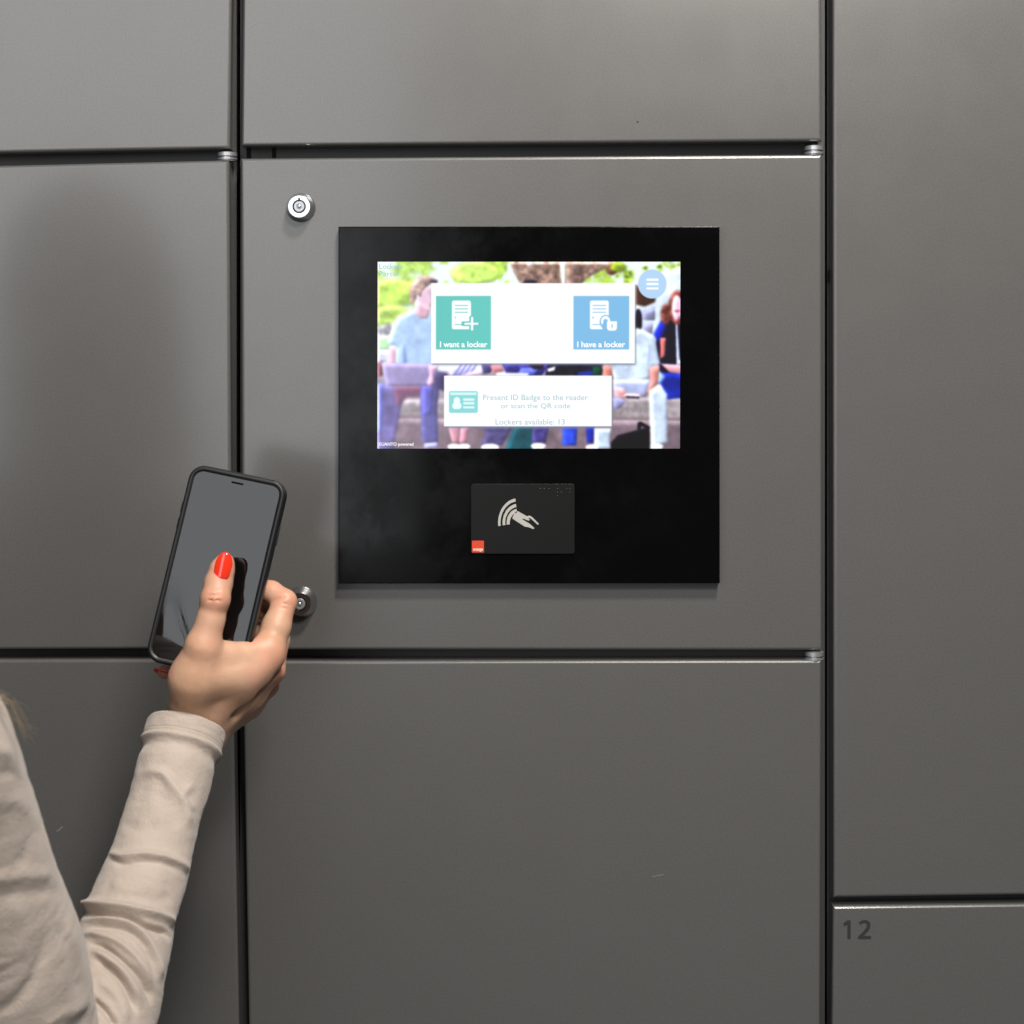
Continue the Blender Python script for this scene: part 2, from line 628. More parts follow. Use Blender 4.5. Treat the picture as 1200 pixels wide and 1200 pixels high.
# stone bench and ground
poly([(42, 425), (1160, 405), (1160, 600), (42, 600)], (190, 182, 190), 4, n2, .1)
poly([(42, 395), (62, 385), (62, 440), (42, 446)], (140, 100, 110), 3)
poly([(42, 530), (1160, 520), (1160, 606), (42, 592)], (188, 180, 184), 4, n3, .1)
poly([(42, 588), (1160, 598), (1160, 608), (42, 598)], (150, 135, 140), 2)
poly([(42, 600), (1160, 610), (1160, 720), (42, 720)], (158, 142, 152), 3, n2, .08)
# man with laptop (left)
poly([(84, 330), (120, 330), (128, 400), (76, 400)], (222, 190, 208), 3)
poly([(150, 205), (172, 195), (240, 195), (260, 240), (262, 420), (110, 420), (110, 330), (76, 322), (96, 250), (118, 218)], (196, 220, 248), 3, n1, .05)
poly([(128, 310), (142, 330), (150, 400), (120, 400)], (165, 185, 235), 4)
ell(212, 152, 36, 50, (232, 206, 220), 3)
poly([(182, 160), (240, 190), (226, 228), (196, 230), (178, 206)], (224, 192, 204), 3)
poly([(160, 170), (158, 120), (178, 84), (214, 70), (250, 78), (262, 96), (238, 100), (222, 112), (206, 128), (200, 150), (188, 138), (184, 158), (174, 172)], (186, 164, 156), 2, n3, .25)
poly([(236, 84), (264, 88), (262, 98), (236, 99)], (88, 74, 90), 2)
poly([(42, 476), (100, 474), (140, 500), (98, 720), (42, 720)], (146, 138, 190), 4, n2, .08)
poly([(42, 470), (64, 466), (58, 640), (42, 660)], (150, 155, 245), 5)
poly([(98, 478), (210, 478), (204, 520), (150, 520), (112, 560)], (150, 112, 138), 6)
poly([(198, 440), (262, 420), (272, 470), (262, 560), (266, 690), (206, 690), (200, 560)], (122, 120, 172), 3, n2, .1)
poly([(206, 470), (246, 480), (240, 580), (206, 590)], (136, 134, 212), 5)
poly([(214, 692), (262, 688), (262, 706), (214, 710)], (186, 186, 240), 2)
poly([(55, 393), (245, 397), (230, 478), (74, 480)], (186, 176, 216), 2, n1, .06)
poly([(228, 400), (272, 396), (250, 440), (252, 470), (232, 482), (222, 470), (232, 440)], (222, 190, 214), 3)
poly([(262, 425), (300, 430), (296, 500), (264, 490)], (90, 80, 120), 4)
# sitters between the two cards
poly([(300, 400), (440, 396), (430, 442), (310, 440)], (226, 226, 244), 2)
for i in range(4):
    poly([(318 + i * 18, 442), (350 + i * 18, 398), (358 + i * 18, 398), (328 + i * 18, 442)], (140, 140, 205), 1)
poly([(340, 442), (460, 404), (470, 420), (390, 442)], (226, 196, 214), 2)
poly([(425, 396), (465, 396), (462, 430), (432, 436)], (100, 92, 140), 2)
poly([(455, 400), (500, 402), (510, 424), (470, 434)], (206, 152, 160), 2)
poly([(500, 396), (680, 396), (650, 440), (520, 440)], (84, 80, 160), 2, n3, .3)
poly([(570, 412), (640, 412), (620, 440), (560, 440)], (128, 138, 228), 2)
poly([(480, 430), (600, 432), (600, 442), (480, 442)], (232, 236, 250), 2)
poly([(600, 400), (660, 398), (650, 416), (620, 418)], (60, 40, 60), 2)
poly([(670, 396), (880, 396), (870, 440), (660, 440)], (48, 42, 66), 2, n3, .4)
poly([(668, 416), (700, 406), (696, 424), (672, 428)], (220, 220, 230), 1)
poly([(780, 428), (850, 424), (850, 440), (780, 440)], (40, 70, 160), 2)
poly([(835, 405), (868, 408), (868, 440), (838, 440)], (30, 96, 74), 2)
# legs under the lower card
poly([(300, 620), (345, 620), (344, 690), (318, 690)], (222, 176, 190), 2)
poly([(348, 630), (382, 620), (370, 690), (344, 690)], (214, 166, 182), 2)
ell(324, 704, 24, 11, (244, 248, 252), 1)
ell(362, 704, 24, 11, (244, 248, 252), 1)
poly([(428, 620), (545, 620), (520, 670), (500, 700), (424, 700), (440, 660)], (118, 112, 158), 3, n3, .15)
poly([(552, 620), (615, 620), (612, 712), (516, 712), (530, 670)], (52, 118, 130), 3, n2, .15)
ell(458, 706, 34, 13, (246, 250, 252), 1)
poly([(616, 620), (676, 620), (664, 690), (612, 690)], (106, 98, 160), 3, n3, .18)
ell(636, 702, 28, 12, (246, 250, 252), 1)
poly([(726, 625), (780, 625), (776, 700), (724, 700)], (84, 110, 224), 2, n3, .15)
poly([(812, 625), (846, 625), (840, 690), (816, 690)], (60, 74, 180), 2)
ell(836, 706, 26, 10, (240, 244, 250), 1)
# woman at the far right
poly([(1090, 240), (1160, 210), (1160, 440), (1085, 430), (1070, 320)], (34, 28, 62), 3)
poly([(1060, 290), (1092, 232), (1110, 260), (1084, 320)], (50, 66, 190), 4)
poly([(1085, 300), (1108, 300), (1104, 370), (1086, 380)], (212, 140, 136), 2)
ell(1150, 190, 34, 64, (150, 90, 84), 4, n3, .5)
ell(1108, 215, 20, 40, (140, 88, 78), 4, n3, .6)
ell(1146, 190, 18, 48, (246, 216, 238), 3)
ell(1148, 202, 10, 4, (180, 90, 110), 2)
poly([(1142, 250), (1150, 250), (1160, 400), (1146, 400)], (214, 222, 250), 2)
poly([(1086, 396), (1160, 400), (1160, 440), (1120, 430)], (226, 178, 186), 2)
poly([(1080, 430), (1160, 434), (1160, 524), (1110, 530), (1080, 470)], (52, 74, 190), 3, n2, .15)
poly([(1078, 420), (1106, 446), (1090, 470), (1070, 466)], (176, 202, 246), 3)
# man with phone in white
ell(1004, 240, 14, 46, (34, 28, 52), 2)
poly([(870, 396), (1000, 262), (1060, 292), (1088, 400), (1046, 408), (1046, 450), (980, 470), (915, 456), (900, 410)], (226, 238, 255), 3, n2, .06)
poly([(1038, 300), (1048, 330), (1044, 400), (1036, 400)], (196, 208, 238), 3)
poly([(870, 402), (905, 402), (912, 450), (880, 460)], (214, 158, 150), 2)
poly([(1046, 410), (1084, 404), (1078, 470), (1030, 520), (1006, 510), (1050, 460)], (220, 166, 162), 2)
poly([(906, 455), (1050, 455), (1030, 520), (920, 520)], (200, 208, 240), 3)
poly([(908, 480), (950, 486), (964, 510), (950, 534), (922, 520)], (230, 190, 196), 2)
poly([(1044, 496), (1086, 470), (1112, 510), (1114, 690), (1050, 705), (1046, 560)], (224, 236, 254), 3, n2, .05)
poly([(912, 520), (960, 530), (940, 560), (912, 566)], (170, 172, 206), 3)
poly([(842, 632), (905, 632), (900, 690), (906, 710), (842, 710)], (226, 240, 255), 2, n2, .05)
ell(1068, 704, 30, 12, (236, 246, 255), 2)
ell(982, 516, 34, 10, (226, 184, 184), 2)
poly([(956, 508), (1012, 512), (1010, 520), (958, 517)], (238, 240, 250), 1)
poly([(958, 517), (1010, 520), (1008, 526), (960, 523)], (60, 56, 80), 1)
# backpack
poly([(905, 690), (930, 664), (1000, 645), (1046, 632), (1048, 712), (905, 712)], (22, 18, 34), 3)
poly([(1003, 640), (1004, 616), (1014, 612), (1048, 632), (1046, 640), (1016, 626), (1012, 642)], (24, 20, 34), 2)
img = np.clip((blur(img, 3) - 0.5) * 1.16 + 0.465, 0.001, 1) ** 1.35
# glare washes the left of the panel
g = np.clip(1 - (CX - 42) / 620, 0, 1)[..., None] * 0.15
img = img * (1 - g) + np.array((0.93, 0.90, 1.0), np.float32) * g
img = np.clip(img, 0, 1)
# the cards and buttons
sh = np.zeros((IH, IW), np.float32)
for x0, y0, x1, y1 in ((292, 446, 911, 636), (242, 104, 995, 401)):
    sh = np.maximum(sh, ((CX > x0) & (CX < x1) & (CY > y0) & (CY < y1)).astype(np.float32))
lay(sh, (120, 125, 150), 4)
rect(239, 99, 992, 396, (255, 255, 255), 1)
rect(288, 441, 907, 629, (255, 255, 255), 1)
TEAL, BLUE = (98, 198, 190), (128, 190, 232)
rect(257, 146, 460, 344, TEAL, 1)
rect(765, 146, 971, 344, BLUE, 1)
lay(blur(((CX > 257) & (CX < 460) & (CY > 146) & (CY < 344)).astype(np.float32) * np.clip((CX - 257) / 203, 0, 1), 1) * .5, (104, 206, 198), 1)
W_ = (255, 255, 255)
for ox, c in ((316, TEAL), (826, BLUE)):
    rect(ox, 163, ox + 70, 270, W_, 1, 8)
    for yy in (181, 194, 207, 252):
        rect(ox + 10, yy - 1.6, ox + 60, yy + 1.6, c, 1)
    rect(ox + 10, 222, ox + 14, 230, c, 1)
rect(352, 240, 418, 258, TEAL, 1, 4)
rect(380, 220, 400, 276, TEAL, 1, 4)
rect(362, 245, 414, 253, W_, 1)
rect(386, 224, 395, 274, W_, 1)
disc(884, 242, 22, 26, BLUE)
disc(884, 240, 17, 20, W_)
disc(884, 242, 9, 11, BLUE)
rect(872, 244, 930, 280, BLUE, 1, 10)
rect(889, 244, 926, 275, W_, 1, 12)
rect(889, 240, 926, 254, W_, 1)
rect(906, 250, 910, 264, BLUE, 1)
disc(1056, 102, 53, 54, (180, 214, 246))
for yy in (86, 102, 118):
    rect(1034, yy - 4, 1080, yy + 4, W_, 1, 3)
rect(305, 498, 413, 580, (140, 216, 216), 1, 9)
rect(310, 504, 408, 513, (214, 248, 248), 1)
disc(335, 535, 12, 14, (240, 255, 255))
rect(318, 542, 352, 565, (240, 255, 255), 1, 10)
for yy in (530, 544, 559):
    rect(358, yy - 4, 400, yy + 4, (226, 252, 252), 1, 3)
img = np.clip(blur(img, 1), 0, 1)

pic = bpy.data.images.new('menu_picture', IW, IH)
buf = np.ones((IH, IW, 4), np.float32)
buf[..., :3] = img[::-1]
pic.pixels.foreach_set(buf.ravel())
pic.update()
pic.pack()
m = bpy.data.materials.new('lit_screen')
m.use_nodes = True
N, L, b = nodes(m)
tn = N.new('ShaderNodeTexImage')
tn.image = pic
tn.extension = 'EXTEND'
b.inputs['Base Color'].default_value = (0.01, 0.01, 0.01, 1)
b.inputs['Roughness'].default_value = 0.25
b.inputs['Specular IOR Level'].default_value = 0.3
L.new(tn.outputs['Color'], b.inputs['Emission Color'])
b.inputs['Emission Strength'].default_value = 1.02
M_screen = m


def glow(name, col, st=1.0):
    m = mat(name, (0.01, 0.01, 0.01), 0.4)
    b = m.node_tree.nodes['Principled BSDF']
    b.inputs['Emission Color'].default_value = (*col, 1)
    b.inputs['Emission Strength'].default_value = st
    return m


ds = D_T + 0.0004
a, b_, c_, d_ = P(SX0, SY0, ds), P(SX1, SY0, ds), P(SX1 - .4, SY1, ds), P(SX0 - .4, SY1, ds)
me = bpy.data.meshes.new('screen')
back = Vector((0, 0.0003, 0))
vs = [a, b_, c_, d_] + [v + back for v in (a, b_, c_, d_)]
me.from_pydata([tuple(v) for v in vs], [], [(0, 3, 2, 1), (4, 5, 6, 7), (0, 1, 5, 4), (1, 2, 6, 5), (2, 3, 7, 6), (3, 0, 4, 7)])
uv = me.uv_layers.new(name='uv')
cmap = {0: (0, 1), 1: (1, 1), 2: (1, 0), 3: (0, 0)}
for lp in me.loops:
    uv.data[lp.index].uv = cmap[lp.vertex_index % 4]
screen = link('screen', me, [M_screen], term)

M_tw = glow('white_screen_text', (1, 1, 1), 1.0)
M_tb = glow('pale_blue_screen_text', (0.30, 0.55, 0.62), 1.0)
M_tl = glow('faint_screen_text', (0.36, 0.50, 0.58), 1.0)


def ui(s, x0, x1, y0, y1, m, bold=0.0):
    k = 380 / 1200.0
    lettering('lettering', s, 430 + x0 * k, 430 + x1 * k, 300 + y0 * k, 300 + y1 * k, ds + 0.00015, m, screen, bold)


ui('I want a locker', 270, 446, 316, 338, M_tw, 0.028)
ui('I have a locker', 778, 956, 316, 338, M_tw, 0.028)
ui('Present ID Badge to the reader', 430, 818, 513, 540, M_tb)
ui('or scan the QR code', 496, 752, 545, 567, M_tb)
ui('Lockers available: 13', 476, 732, 603, 624, M_tl)
ui('Lockers', 46, 132, 29, 48, M_tb)
ui('Parcel', 46, 116, 56, 75, M_tb)
ui('KUANTO powered', 44, 172, 690, 706, M_tw, 0.02)


# card reader plate
def rounded(bm, cx, cz, w_, h_, r, y0, y1, seg=6, M=None, mi=0, edge=0.0):
    """rounded rectangular plate in XZ, from y1 (back) to y0 (front), optional softened front edge"""
    def ring(ins, y):
        out = []
        for qx, qz, a0 in ((1, 1, 0), (-1, 1, 90), (-1, -1, 180), (1, -1, 270)):
            for k in range(seg + 1):
                a = math.radians(a0 + 90 * k / seg)
                p = Vector((cx + qx * (w_ / 2 - r) + (r - ins) * math.cos(a), y, cz + qz * (h_ / 2 - r) + (r - ins) * math.sin(a)))
                out.append(bm.verts.new(M @ p if M else p))
        return out
    rs = [ring(0, y1)]
    if edge > 0:
        for k in range(5):
            a = math.pi / 2 * k / 4
            rs.append(ring(edge * (1 - math.cos(a)), y0 + edge * (1 - math.sin(a)) * (1 if y1 > y0 else -1)))
    else:
        rs.append(ring(0, y0))
    for a, b in zip(rs, rs[1:]):
        n = len(a)
        for i in range(n):
            bm.faces.new((a[i], a[(i + 1) % n], b[(i + 1) % n], b[i])).material_index = mi
    bm.faces.new(rs[-1]).material_index = mi
    bm.faces.new(list(reversed(rs[0]))).material_index = mi


D_R = D_T + 0.0012
p, q = P(552, 567, D_R), P(673.5, 649, D_R)
bm = bmesh.new()
rounded(bm, (p.x + q.x) / 2, (p.z + q.z) / 2, q.x - p.x, p.z - q.z, 0.0022, -D_R, -D_T + 0.0002, edge=0.0003)
reader = obj_bm('card_reader', bm, [M_reader], term)


def rc(x, y):                                    # enlargement grid of the reader
    return 530 + x / 7.06, 550 + y / 7.06


DP = D_R + 0.0002
flat('logo_square', [rc(163, 590), rc(262, 590), rc(262, 688), rc(163, 688)], DP, M_orange, reader)
lettering('lettering', 'orange', *[rc(172, 0)[0], rc(254, 0)[0], rc(0, 655)[1], rc(0, 682)[1]], DP + 0.0002, M_white_print, reader, 0.03)
for r_, wd in ((150, 20), (112, 22), (76, 26)):
    cx, cy = 545, 432
    o_, i_ = [], []
    for k in range(15):
        a = math.radians(92 + 90 * k / 14 + 6)
        o_.append(rc(cx + (r_ + wd / 2 + 6) * math.cos(a), cy - (r_ + wd / 2 + 6) * math.sin(a) * 1.22 + 10))
        i_.append(rc(cx + (r_ - wd / 2 + 6) * math.cos(a), cy - (r_ - wd / 2 + 6) * math.sin(a) * 1.22 + 10))
    flat('wave_symbol', o_ + i_[::-1], DP, M_print, reader)
flat('hand_symbol', [rc(x, y) for x, y in ((540, 345), (618, 388), (640, 382), (662, 396), (716, 450), (708, 460), (655, 412), (640, 402), (630, 408),
                                          (644, 420), (628, 424), (590, 408), (578, 412), (610, 432), (640, 450), (680, 486), (672, 494), (630, 478),
                                          (600, 474), (498, 408), (500, 392), (524, 352))], DP, M_print, reader)
for x, y in ((730, 160), (760, 160), (800, 160), (872, 160), (945, 160), (974, 160), (870, 190), (901, 190), (973, 190), (871, 220)):
    bm = bmesh.new()
    c = P(*rc(x, y), D_R)
    bmesh.ops.create_uvsphere(bm, u_segments=10, v_segments=6, radius=0.00062, matrix=Matrix.Translation(c))
    obj_bm('tactile_dot', bm, [M_dot], reader, True)

# ------------------------------------------------------------------ smartphone
PW, PH, PT = 0.0738, 0.1468, 0.0126
ph_c = P(255.5, 669.5, 0.190)
roll, yaw, tilt = math.radians(11.6), math.radians(-2.8), math.radians(-10.0)
# local frame: X right, Y into the wall, Z up
Rm = Matrix.Rotation(yaw, 4, 'Z') @ Matrix.Rotation(tilt, 4, 'X') @ Matrix.Rotation(roll, 4, 'Y')
MP = Matrix.Translation(ph_c) @ Rm
phone = thing('smartphone', 'black smartphone in a rubber case held upright in the right hand', 'phone', ph_c)
bm = bmesh.new()


def rring(w_, h_, r, y, seg=9):
    out = []
    for qx, qz, a0 in ((1, 1, 0), (-1, 1, 90), (-1, -1, 180), (1, -1, 270)):
        for k in range(seg + 1):
            a = math.radians(a0 + 90 * k / seg)
            out.append(MP @ Vector((qx * (w_ / 2 - r) + r * math.cos(a), y, qz * (h_ / 2 - r) + r * math.sin(a))))
    return out


R0 = 0.0115
rings = [(PW - .007, PH - .007, R0 - .0035, PT / 2), (PW - .003, PH - .003, R0 - .0015, PT / 2 - .0008), (PW - .0008, PH - .0008, R0 - .0004, PT / 2 - .0025), (PW, PH, R0, PT / 2 - .0045), (PW, PH, R0, -PT / 2 + .0034),
         (PW - .0008, PH - .0008, R0 - .0004, -PT / 2 + .0016), (PW - .0022, PH - .0022, R0 - .0011, -PT / 2 + .0004), (PW - .0036, PH - .0036, R0 - .0018, -PT / 2),
         (PW - .0070, PH - .0070, R0 - .0035, -PT / 2 + .0002), (PW - .0084, PH - .0084, R0 - .0042, -PT / 2 + .0014)]
rv = [[bm.verts.new(p) for p in rring(*r)] for r in rings]
for a, b in zip(rv, rv[1:]):
    n = len(a)
    for i in range(n):
        bm.faces.new((a[i], a[(i + 1) % n], b[(i + 1) % n], b[i]))
bm.faces.new(rv[0])
bm.faces.new(rv[-1])
case = obj_bm('phone_case', bm, [M_case], phone, True)
bm = bmesh.new()
gl = [(PW - .0082, PH - .0082, R0 - .0041, -PT / 2 + .0017), (PW - .0084, PH - .0084, R0 - .0042, -PT / 2 + .0011), (PW - .0091, PH - .0091, R0 - .0045, -PT / 2 + .0008)]
rv = [[bm.verts.new(p) for p in rring(*r)] for r in gl]
for a, b in zip(rv, rv[1:]):
    n = len(a)
    for i in range(n):
        bm.faces.new((a[i], a[(i + 1) % n], b[(i + 1) % n], b[i]))
bm.faces.new(rv[-1])
bm.faces.new(list(reversed(rv[0])))
glass = obj_bm('screen_glass', bm, [M_glass], phone)
bm = bmesh.new()
rounded(bm, 0.0, PH / 2 - 0.0080, 0.0092, 0.0014, 0.00069, -PT / 2 + .00065, -PT / 2 + .0010, M=MP)
obj_bm('earpiece', bm, [M_earpiece], glass)
for z in (0.040, 0.028):
    bm = bmesh.new()
    box(bm, (-PW / 2 - 0.0009, -0.0014, z - 0.0045), (-PW / 2 + 0.001, 0.0014, z + 0.0045))
    bmesh.ops.bevel(bm, geom=bm.edges[:], offset=0.0006, segments=2, affect='EDGES')
    bmesh.ops.transform(bm, matrix=MP, verts=bm.verts)
    obj_bm('volume_button', bm, [M_case], phone, True)
bm = bmesh.new()
box(bm, (PW / 2 - 0.001, -0.0014, 0.026), (PW / 2 + 0.0007, 0.0014, 0.042))
bmesh.ops.bevel(bm, geom=bm.edges[:], offset=0.0006, segments=2, affect='EDGES')
bmesh.ops.transform(bm, matrix=MP, verts=bm.verts)
obj_bm('power_button', bm, [M_case], phone, True)

# ------------------------------------------------------------------ person
person = thing('person', 'person in beige long sleeved top with red nails holding up a phone', 'person', P(60, 1250, 0.4))


# -- implicit surface kit
class Field:
    def __init__(self, lo, hi, h):
        self.h = h
        self.lo = np.array(lo, np.float32)
        self.n = np.ceil((np.array(hi) - self.lo) / h).astype(int) + 1
        self.F = np.full(self.n, 0.05, np.float32)

    def sub(self, lo, hi):
        a = np.clip(np.floor((lo - self.lo) / self.h).astype(int), 0, self.n - 1)
        b = np.clip(np.ceil((hi - self.lo) / self.h).astype(int) + 1, 1, self.n)
        sl = tuple(slice(i, j) for i, j in zip(a, b))
        ax = [self.lo[i] + self.h * np.arange(a[i], b[i], dtype=np.float32) for i in range(3)]
        return sl, np.meshgrid(*ax, indexing='ij', sparse=True)

    def cone(self, A, B, ra, rb, k=0.006, op='add', flat=None):
        A, B = np.asarray(A, np.float32), np.asarray(B, np.float32)
        m = max(ra, rb) + k + 0.008
        sl, (X, Y, Z) = self.sub(np.minimum(A, B) - m, np.maximum(A, B) + m)
        d = B - A
        L2 = max(float(d @ d), 1e-12)
        t = np.clip(((X - A[0]) * d[0] + (Y - A[1]) * d[1] + (Z - A[2]) * d[2]) / L2, 0, 1)
        q = np.sqrt((X - A[0] - t * d[0]) ** 2 + (Y - A[1] - t * d[1]) ** 2 + (Z - A[2] - t * d[2]) ** 2) - (ra + (rb - ra) * t)
        self.join(sl, q, k, op)

    def ellip(self, c, r, k=0.006, R=None, op='add'):
        c = np.asarray(c, np.float32)
        r = np.asarray(r, np.float32)
        m = r.max() + k + 0.008
        sl, (X, Y, Z) = self.sub(c - m, c + m)
        D = [X - c[0], Y - c[1], Z - c[2]]
        if R is not None:
            D = [R[0][i] * D[0] + R[1][i] * D[1] + R[2][i] * D[2] for i in range(3)]
        k0 = np.sqrt(sum((D[i] / r[i]) ** 2 for i in range(3)))
        k1 = np.sqrt(sum((D[i] / r[i] ** 2) ** 2 for i in range(3))) + 1e-9
        self.join(sl, k0 * (k0 - 1) / k1, k, op)

    def join(self, sl, q, k, op):
        f = self.F[sl]
        if op == 'add':
            h = np.maximum(k - np.abs(f - q), 0) / k
            self.F[sl] = np.minimum(f, q) - h * h * k * 0.25
        else:
            q = -q
            h = np.maximum(k - np.abs(f - q), 0) / k
            self.F[sl] = np.maximum(f, q) + h * h * k * 0.25

    def mesh(self):
        F = self.F
        n = F.shape
        neg = F < 0
        idx = [slice(0, -1), slice(1, None)]
        cnt = np.zeros(tuple(i - 1 for i in n), np.int8)
        for a in (0, 1):
            for b in (0, 1):
                for c in (0, 1):
                    cnt += neg[idx[a], idx[b], idx[c]]
        cells = np.argwhere((cnt > 0) & (cnt < 8))
        vid = -np.ones(cnt.shape, np.int32)
        vid[tuple(cells.T)] = np.arange(len(cells))
        acc = np.zeros((len(cells), 3))
        num = np.zeros(len(cells))
        corners = [(a, b, c) for a in (0, 1) for b in (0, 1) for c in (0, 1)]
        for i, p in enumerate(corners):
            for q in corners[i + 1:]:
                if sum(abs(x - y) for x, y in zip(p, q)) != 1:
                    continue
                fp, fq = F[tuple((cells + p).T)], F[tuple((cells + q).T)]
                cr = (fp < 0) != (fq < 0)
                t = np.where(cr, fp / np.where(fp == fq, 1, fp - fq), 0)
                pos = np.array(p) + t[:, None] * (np.array(q) - np.array(p))
                acc += pos * cr[:, None]
                num += cr
        V = self.lo + self.h * (cells + acc / num[:, None])
        faces = []
        for ax in range(3):
            o = [i for i in range(3) if i != ax]
            s0 = [slice(None)] * 3
            s1 = [slice(None)] * 3
            s0[ax], s1[ax] = slice(0, -1), slice(1, None)
            ch = np.argwhere(neg[tuple(s0)] != neg[tuple(s1)])
            ch = ch[(ch[:, o[0]] > 0) & (ch[:, o[1]] > 0) & (ch[:, o[0]] < n[o[0]] - 1) & (ch[:, o[1]] < n[o[1]] - 1)]
            e0, e1 = np.zeros(3, int), np.zeros(3, int)
            e0[o[0]] = 1
            e1[o[1]] = 1
            qd = np.stack([vid[tuple((ch - e0 - e1).T)], vid[tuple((ch - e1).T)], vid[tuple(ch.T)], vid[tuple((ch - e0).T)]], 1)
            inside = neg[tuple(ch.T)]
            flip = inside if ax != 1 else ~inside
            qd[~flip] = qd[~flip][:, ::-1]
            faces.append(qd)
        faces = np.concatenate(faces)
        return V, faces[(faces >= 0).all(1)]


def relax(V, Fc, it=2, lam=0.5):
    for _ in range(it):
        acc = np.zeros_like(V)
        num = np.zeros(len(V))
        for i in range(4):
            a, b = Fc[:, i], Fc[:, (i + 1) % 4]
            np.add.at(acc, a, V[b])
            np.add.at(acc, b, V[a])
            np.add.at(num, a, 1)
            np.add.at(num, b, 1)
        V = V + lam * (acc / num[:, None] - V)
    return V


mm = 0.001
HF = Field(Pn(172, 905, 0.240) * [1, 1, 1] + [-.012, -.025, -.012], Pn(368, 640, 0.105) + [0.0, 0.0, 0.006], 0.00095)


def H(px, py, d):
    return Pn(px, py, d * mm)


def chain(pts, k=0.004, field=HF):
    for a, b in zip(pts, pts[1:]):
        field.cone(H(*a[:3]), H(*b[:3]), a[3] * mm, b[3] * mm, k)


# wrist and carpal block
chain([(204, 915, 212, 16), (216, 868, 201, 14.5), (220, 848, 199, 14.5), (226, 828, 202, 17)], 0.006)
chain([(210, 915, 206, 16), (232, 868, 190, 15), (240, 852, 187, 15.5), (252, 830, 184, 17)], 0.012)
# metacarpals
chain([(238, 842, 198, 14), (283, 800, 196, 13.6), (313, 767, 191, 11.4)], 0.012)
chain([(244, 848, 186, 14), (290, 812, 178, 13), (318, 786, 173, 9.6)], 0.006)
chain([(246, 852, 176, 14), (288, 822, 162, 13), (311, 801, 155, 10)], 0.006)
chain([(240, 852, 172, 14), (278, 828, 148, 13), (294, 816, 140, 9.5)], 0.008)
# thenar, first web
chain([(228, 818, 209, 15.5), (226, 796, 218, 15.5), (238, 757, 224, 12.6)], 0.010)
chain([(240, 790, 216, 15), (272, 788, 208, 14), (300, 780, 198, 12)], 0.012)
chain([(243, 766, 222, 9), (268, 766, 214, 6.5), (290, 765, 205, 6.5), (313, 757, 196, 8.5)], 0.008)
# thumb
chain([(238, 757, 224, 12.6), (247, 726, 223, 9.8), (252, 703, 221, 10.1), (256, 683, 218, 9.8), (260.5, 667, 216, 8.6), (263.5, 659, 215.5, 6.6)], 0.003)
# index finger
chain([(313, 767, 191, 11.4), (323.5, 735, 186, 10.0), (333.5, 705, 179, 9.0)], 0.005)
chain([(333.5, 705, 179, 9.0), (318, 694, 173, 8.3), (301, 689, 168, 7.8), (270, 690, 167, 6.6)], 0.002)
# middle, ring and little finger round the back of the phone
chain([(318, 786, 173, 9.6), (324, 750, 163, 9.3), (321, 716, 152, 8.8)], 0.004)
chain([(321, 716, 152, 8.8), (290, 708, 158, 8), (252, 712, 165, 6.8)], 0.002)
chain([(311, 801, 155, 10), (314, 765, 146, 9), (309, 738, 140, 8.4)], 0.004)
chain([(309, 738, 140, 8.4), (280, 738, 150, 7.8), (236, 746, 168, 6.6)], 0.002)
chain([(294, 816, 140, 9.5), (288, 780, 134, 8.4), (276, 768, 138, 7.8)], 0.004)
chain([(276, 768, 138, 7.8), (236, 776, 158, 7.2), (206, 786, 172, 6.4), (193, 787, 176, 5.4)], 0.002)
# knuckles and tendons
HF.ellip(H(316, 765, 195), (0.009, 0.009, 0.010), 0.008)
HF.ellip(H(253, 701, 226), (0.0085, 0.007, 0.008), 0.006)
HF.cone(H(250, 836, 206), H(304, 779, 206), 0.0036, 0.003, 0.010)
HF.cone(H(262, 846, 196), H(322, 789, 183), 0.0030, 0.0026, 0.008)

# grooves: between first two metacarpals, thumb joint creases, web line
for a, b, r in (((318, 781, 190), (300, 806, 197), 2.2), ((300, 806, 197), (276, 836, 198), 2.2)):
    HF.cone(H(*a), H(*b), r * mm, r * mm, 0.009, 'sub')
for a, b in (((243, 697.5, 232.6), (262, 697.5, 232.2)), ((244, 703, 233.0), (263, 704.5, 232.4)), ((246, 692, 231.4), (260, 691.5, 231))):
    HF.cone(H(*a), H(*b), 0.25 * mm, 0.25 * mm, 0.0016, 'sub')
for a, b in (((330, 707, 188.6), (342, 709, 187.2)), ((328, 712, 189.8), (340, 714, 188.4))):
    HF.cone(H(*a), H(*b), 0.15 * mm, 0.15 * mm, 0.0016, 'sub')
HF.cone(H(317, 706, 186), H(336, 698, 188), 0.5 * mm, 0.5 * mm, 0.003, 'sub')
# skin gives way where the phone sits
inv = np.array(MP.inverted())
sl = tuple(slice(0, n) for n in HF.n)
ax = [HF.lo[i] + HF.h * np.arange(HF.n[i], dtype=np.float32) for i in range(3)]
X, Y, Z = np.meshgrid(*ax, indexing='ij', sparse=True)
Lx, Ly, Lz = [inv[i, 0] * X + inv[i, 1] * Y + inv[i, 2] * Z + inv[i, 3] for i in range(3)]
qx, qy, qz = np.abs(Lx) - (PW / 2 - R0), np.abs(Ly) - (PT / 2 + 0.0003), np.abs(Lz) - (PH / 2 - R0)
q2 = np.sqrt(np.maximum(qx, 0) ** 2 + np.maximum(qz, 0) ** 2) + np.minimum(np.maximum(qx, qz), 0) - R0 - 0.0003
ps = np.maximum(q2, qy)
del Lx, Ly, Lz, qx, qz, q2
HF.join(sl, ps.astype(np.float32), 0.002, 'sub')
V, Fc = HF.mesh()
V = relax(V, Fc, 2, 0.4)

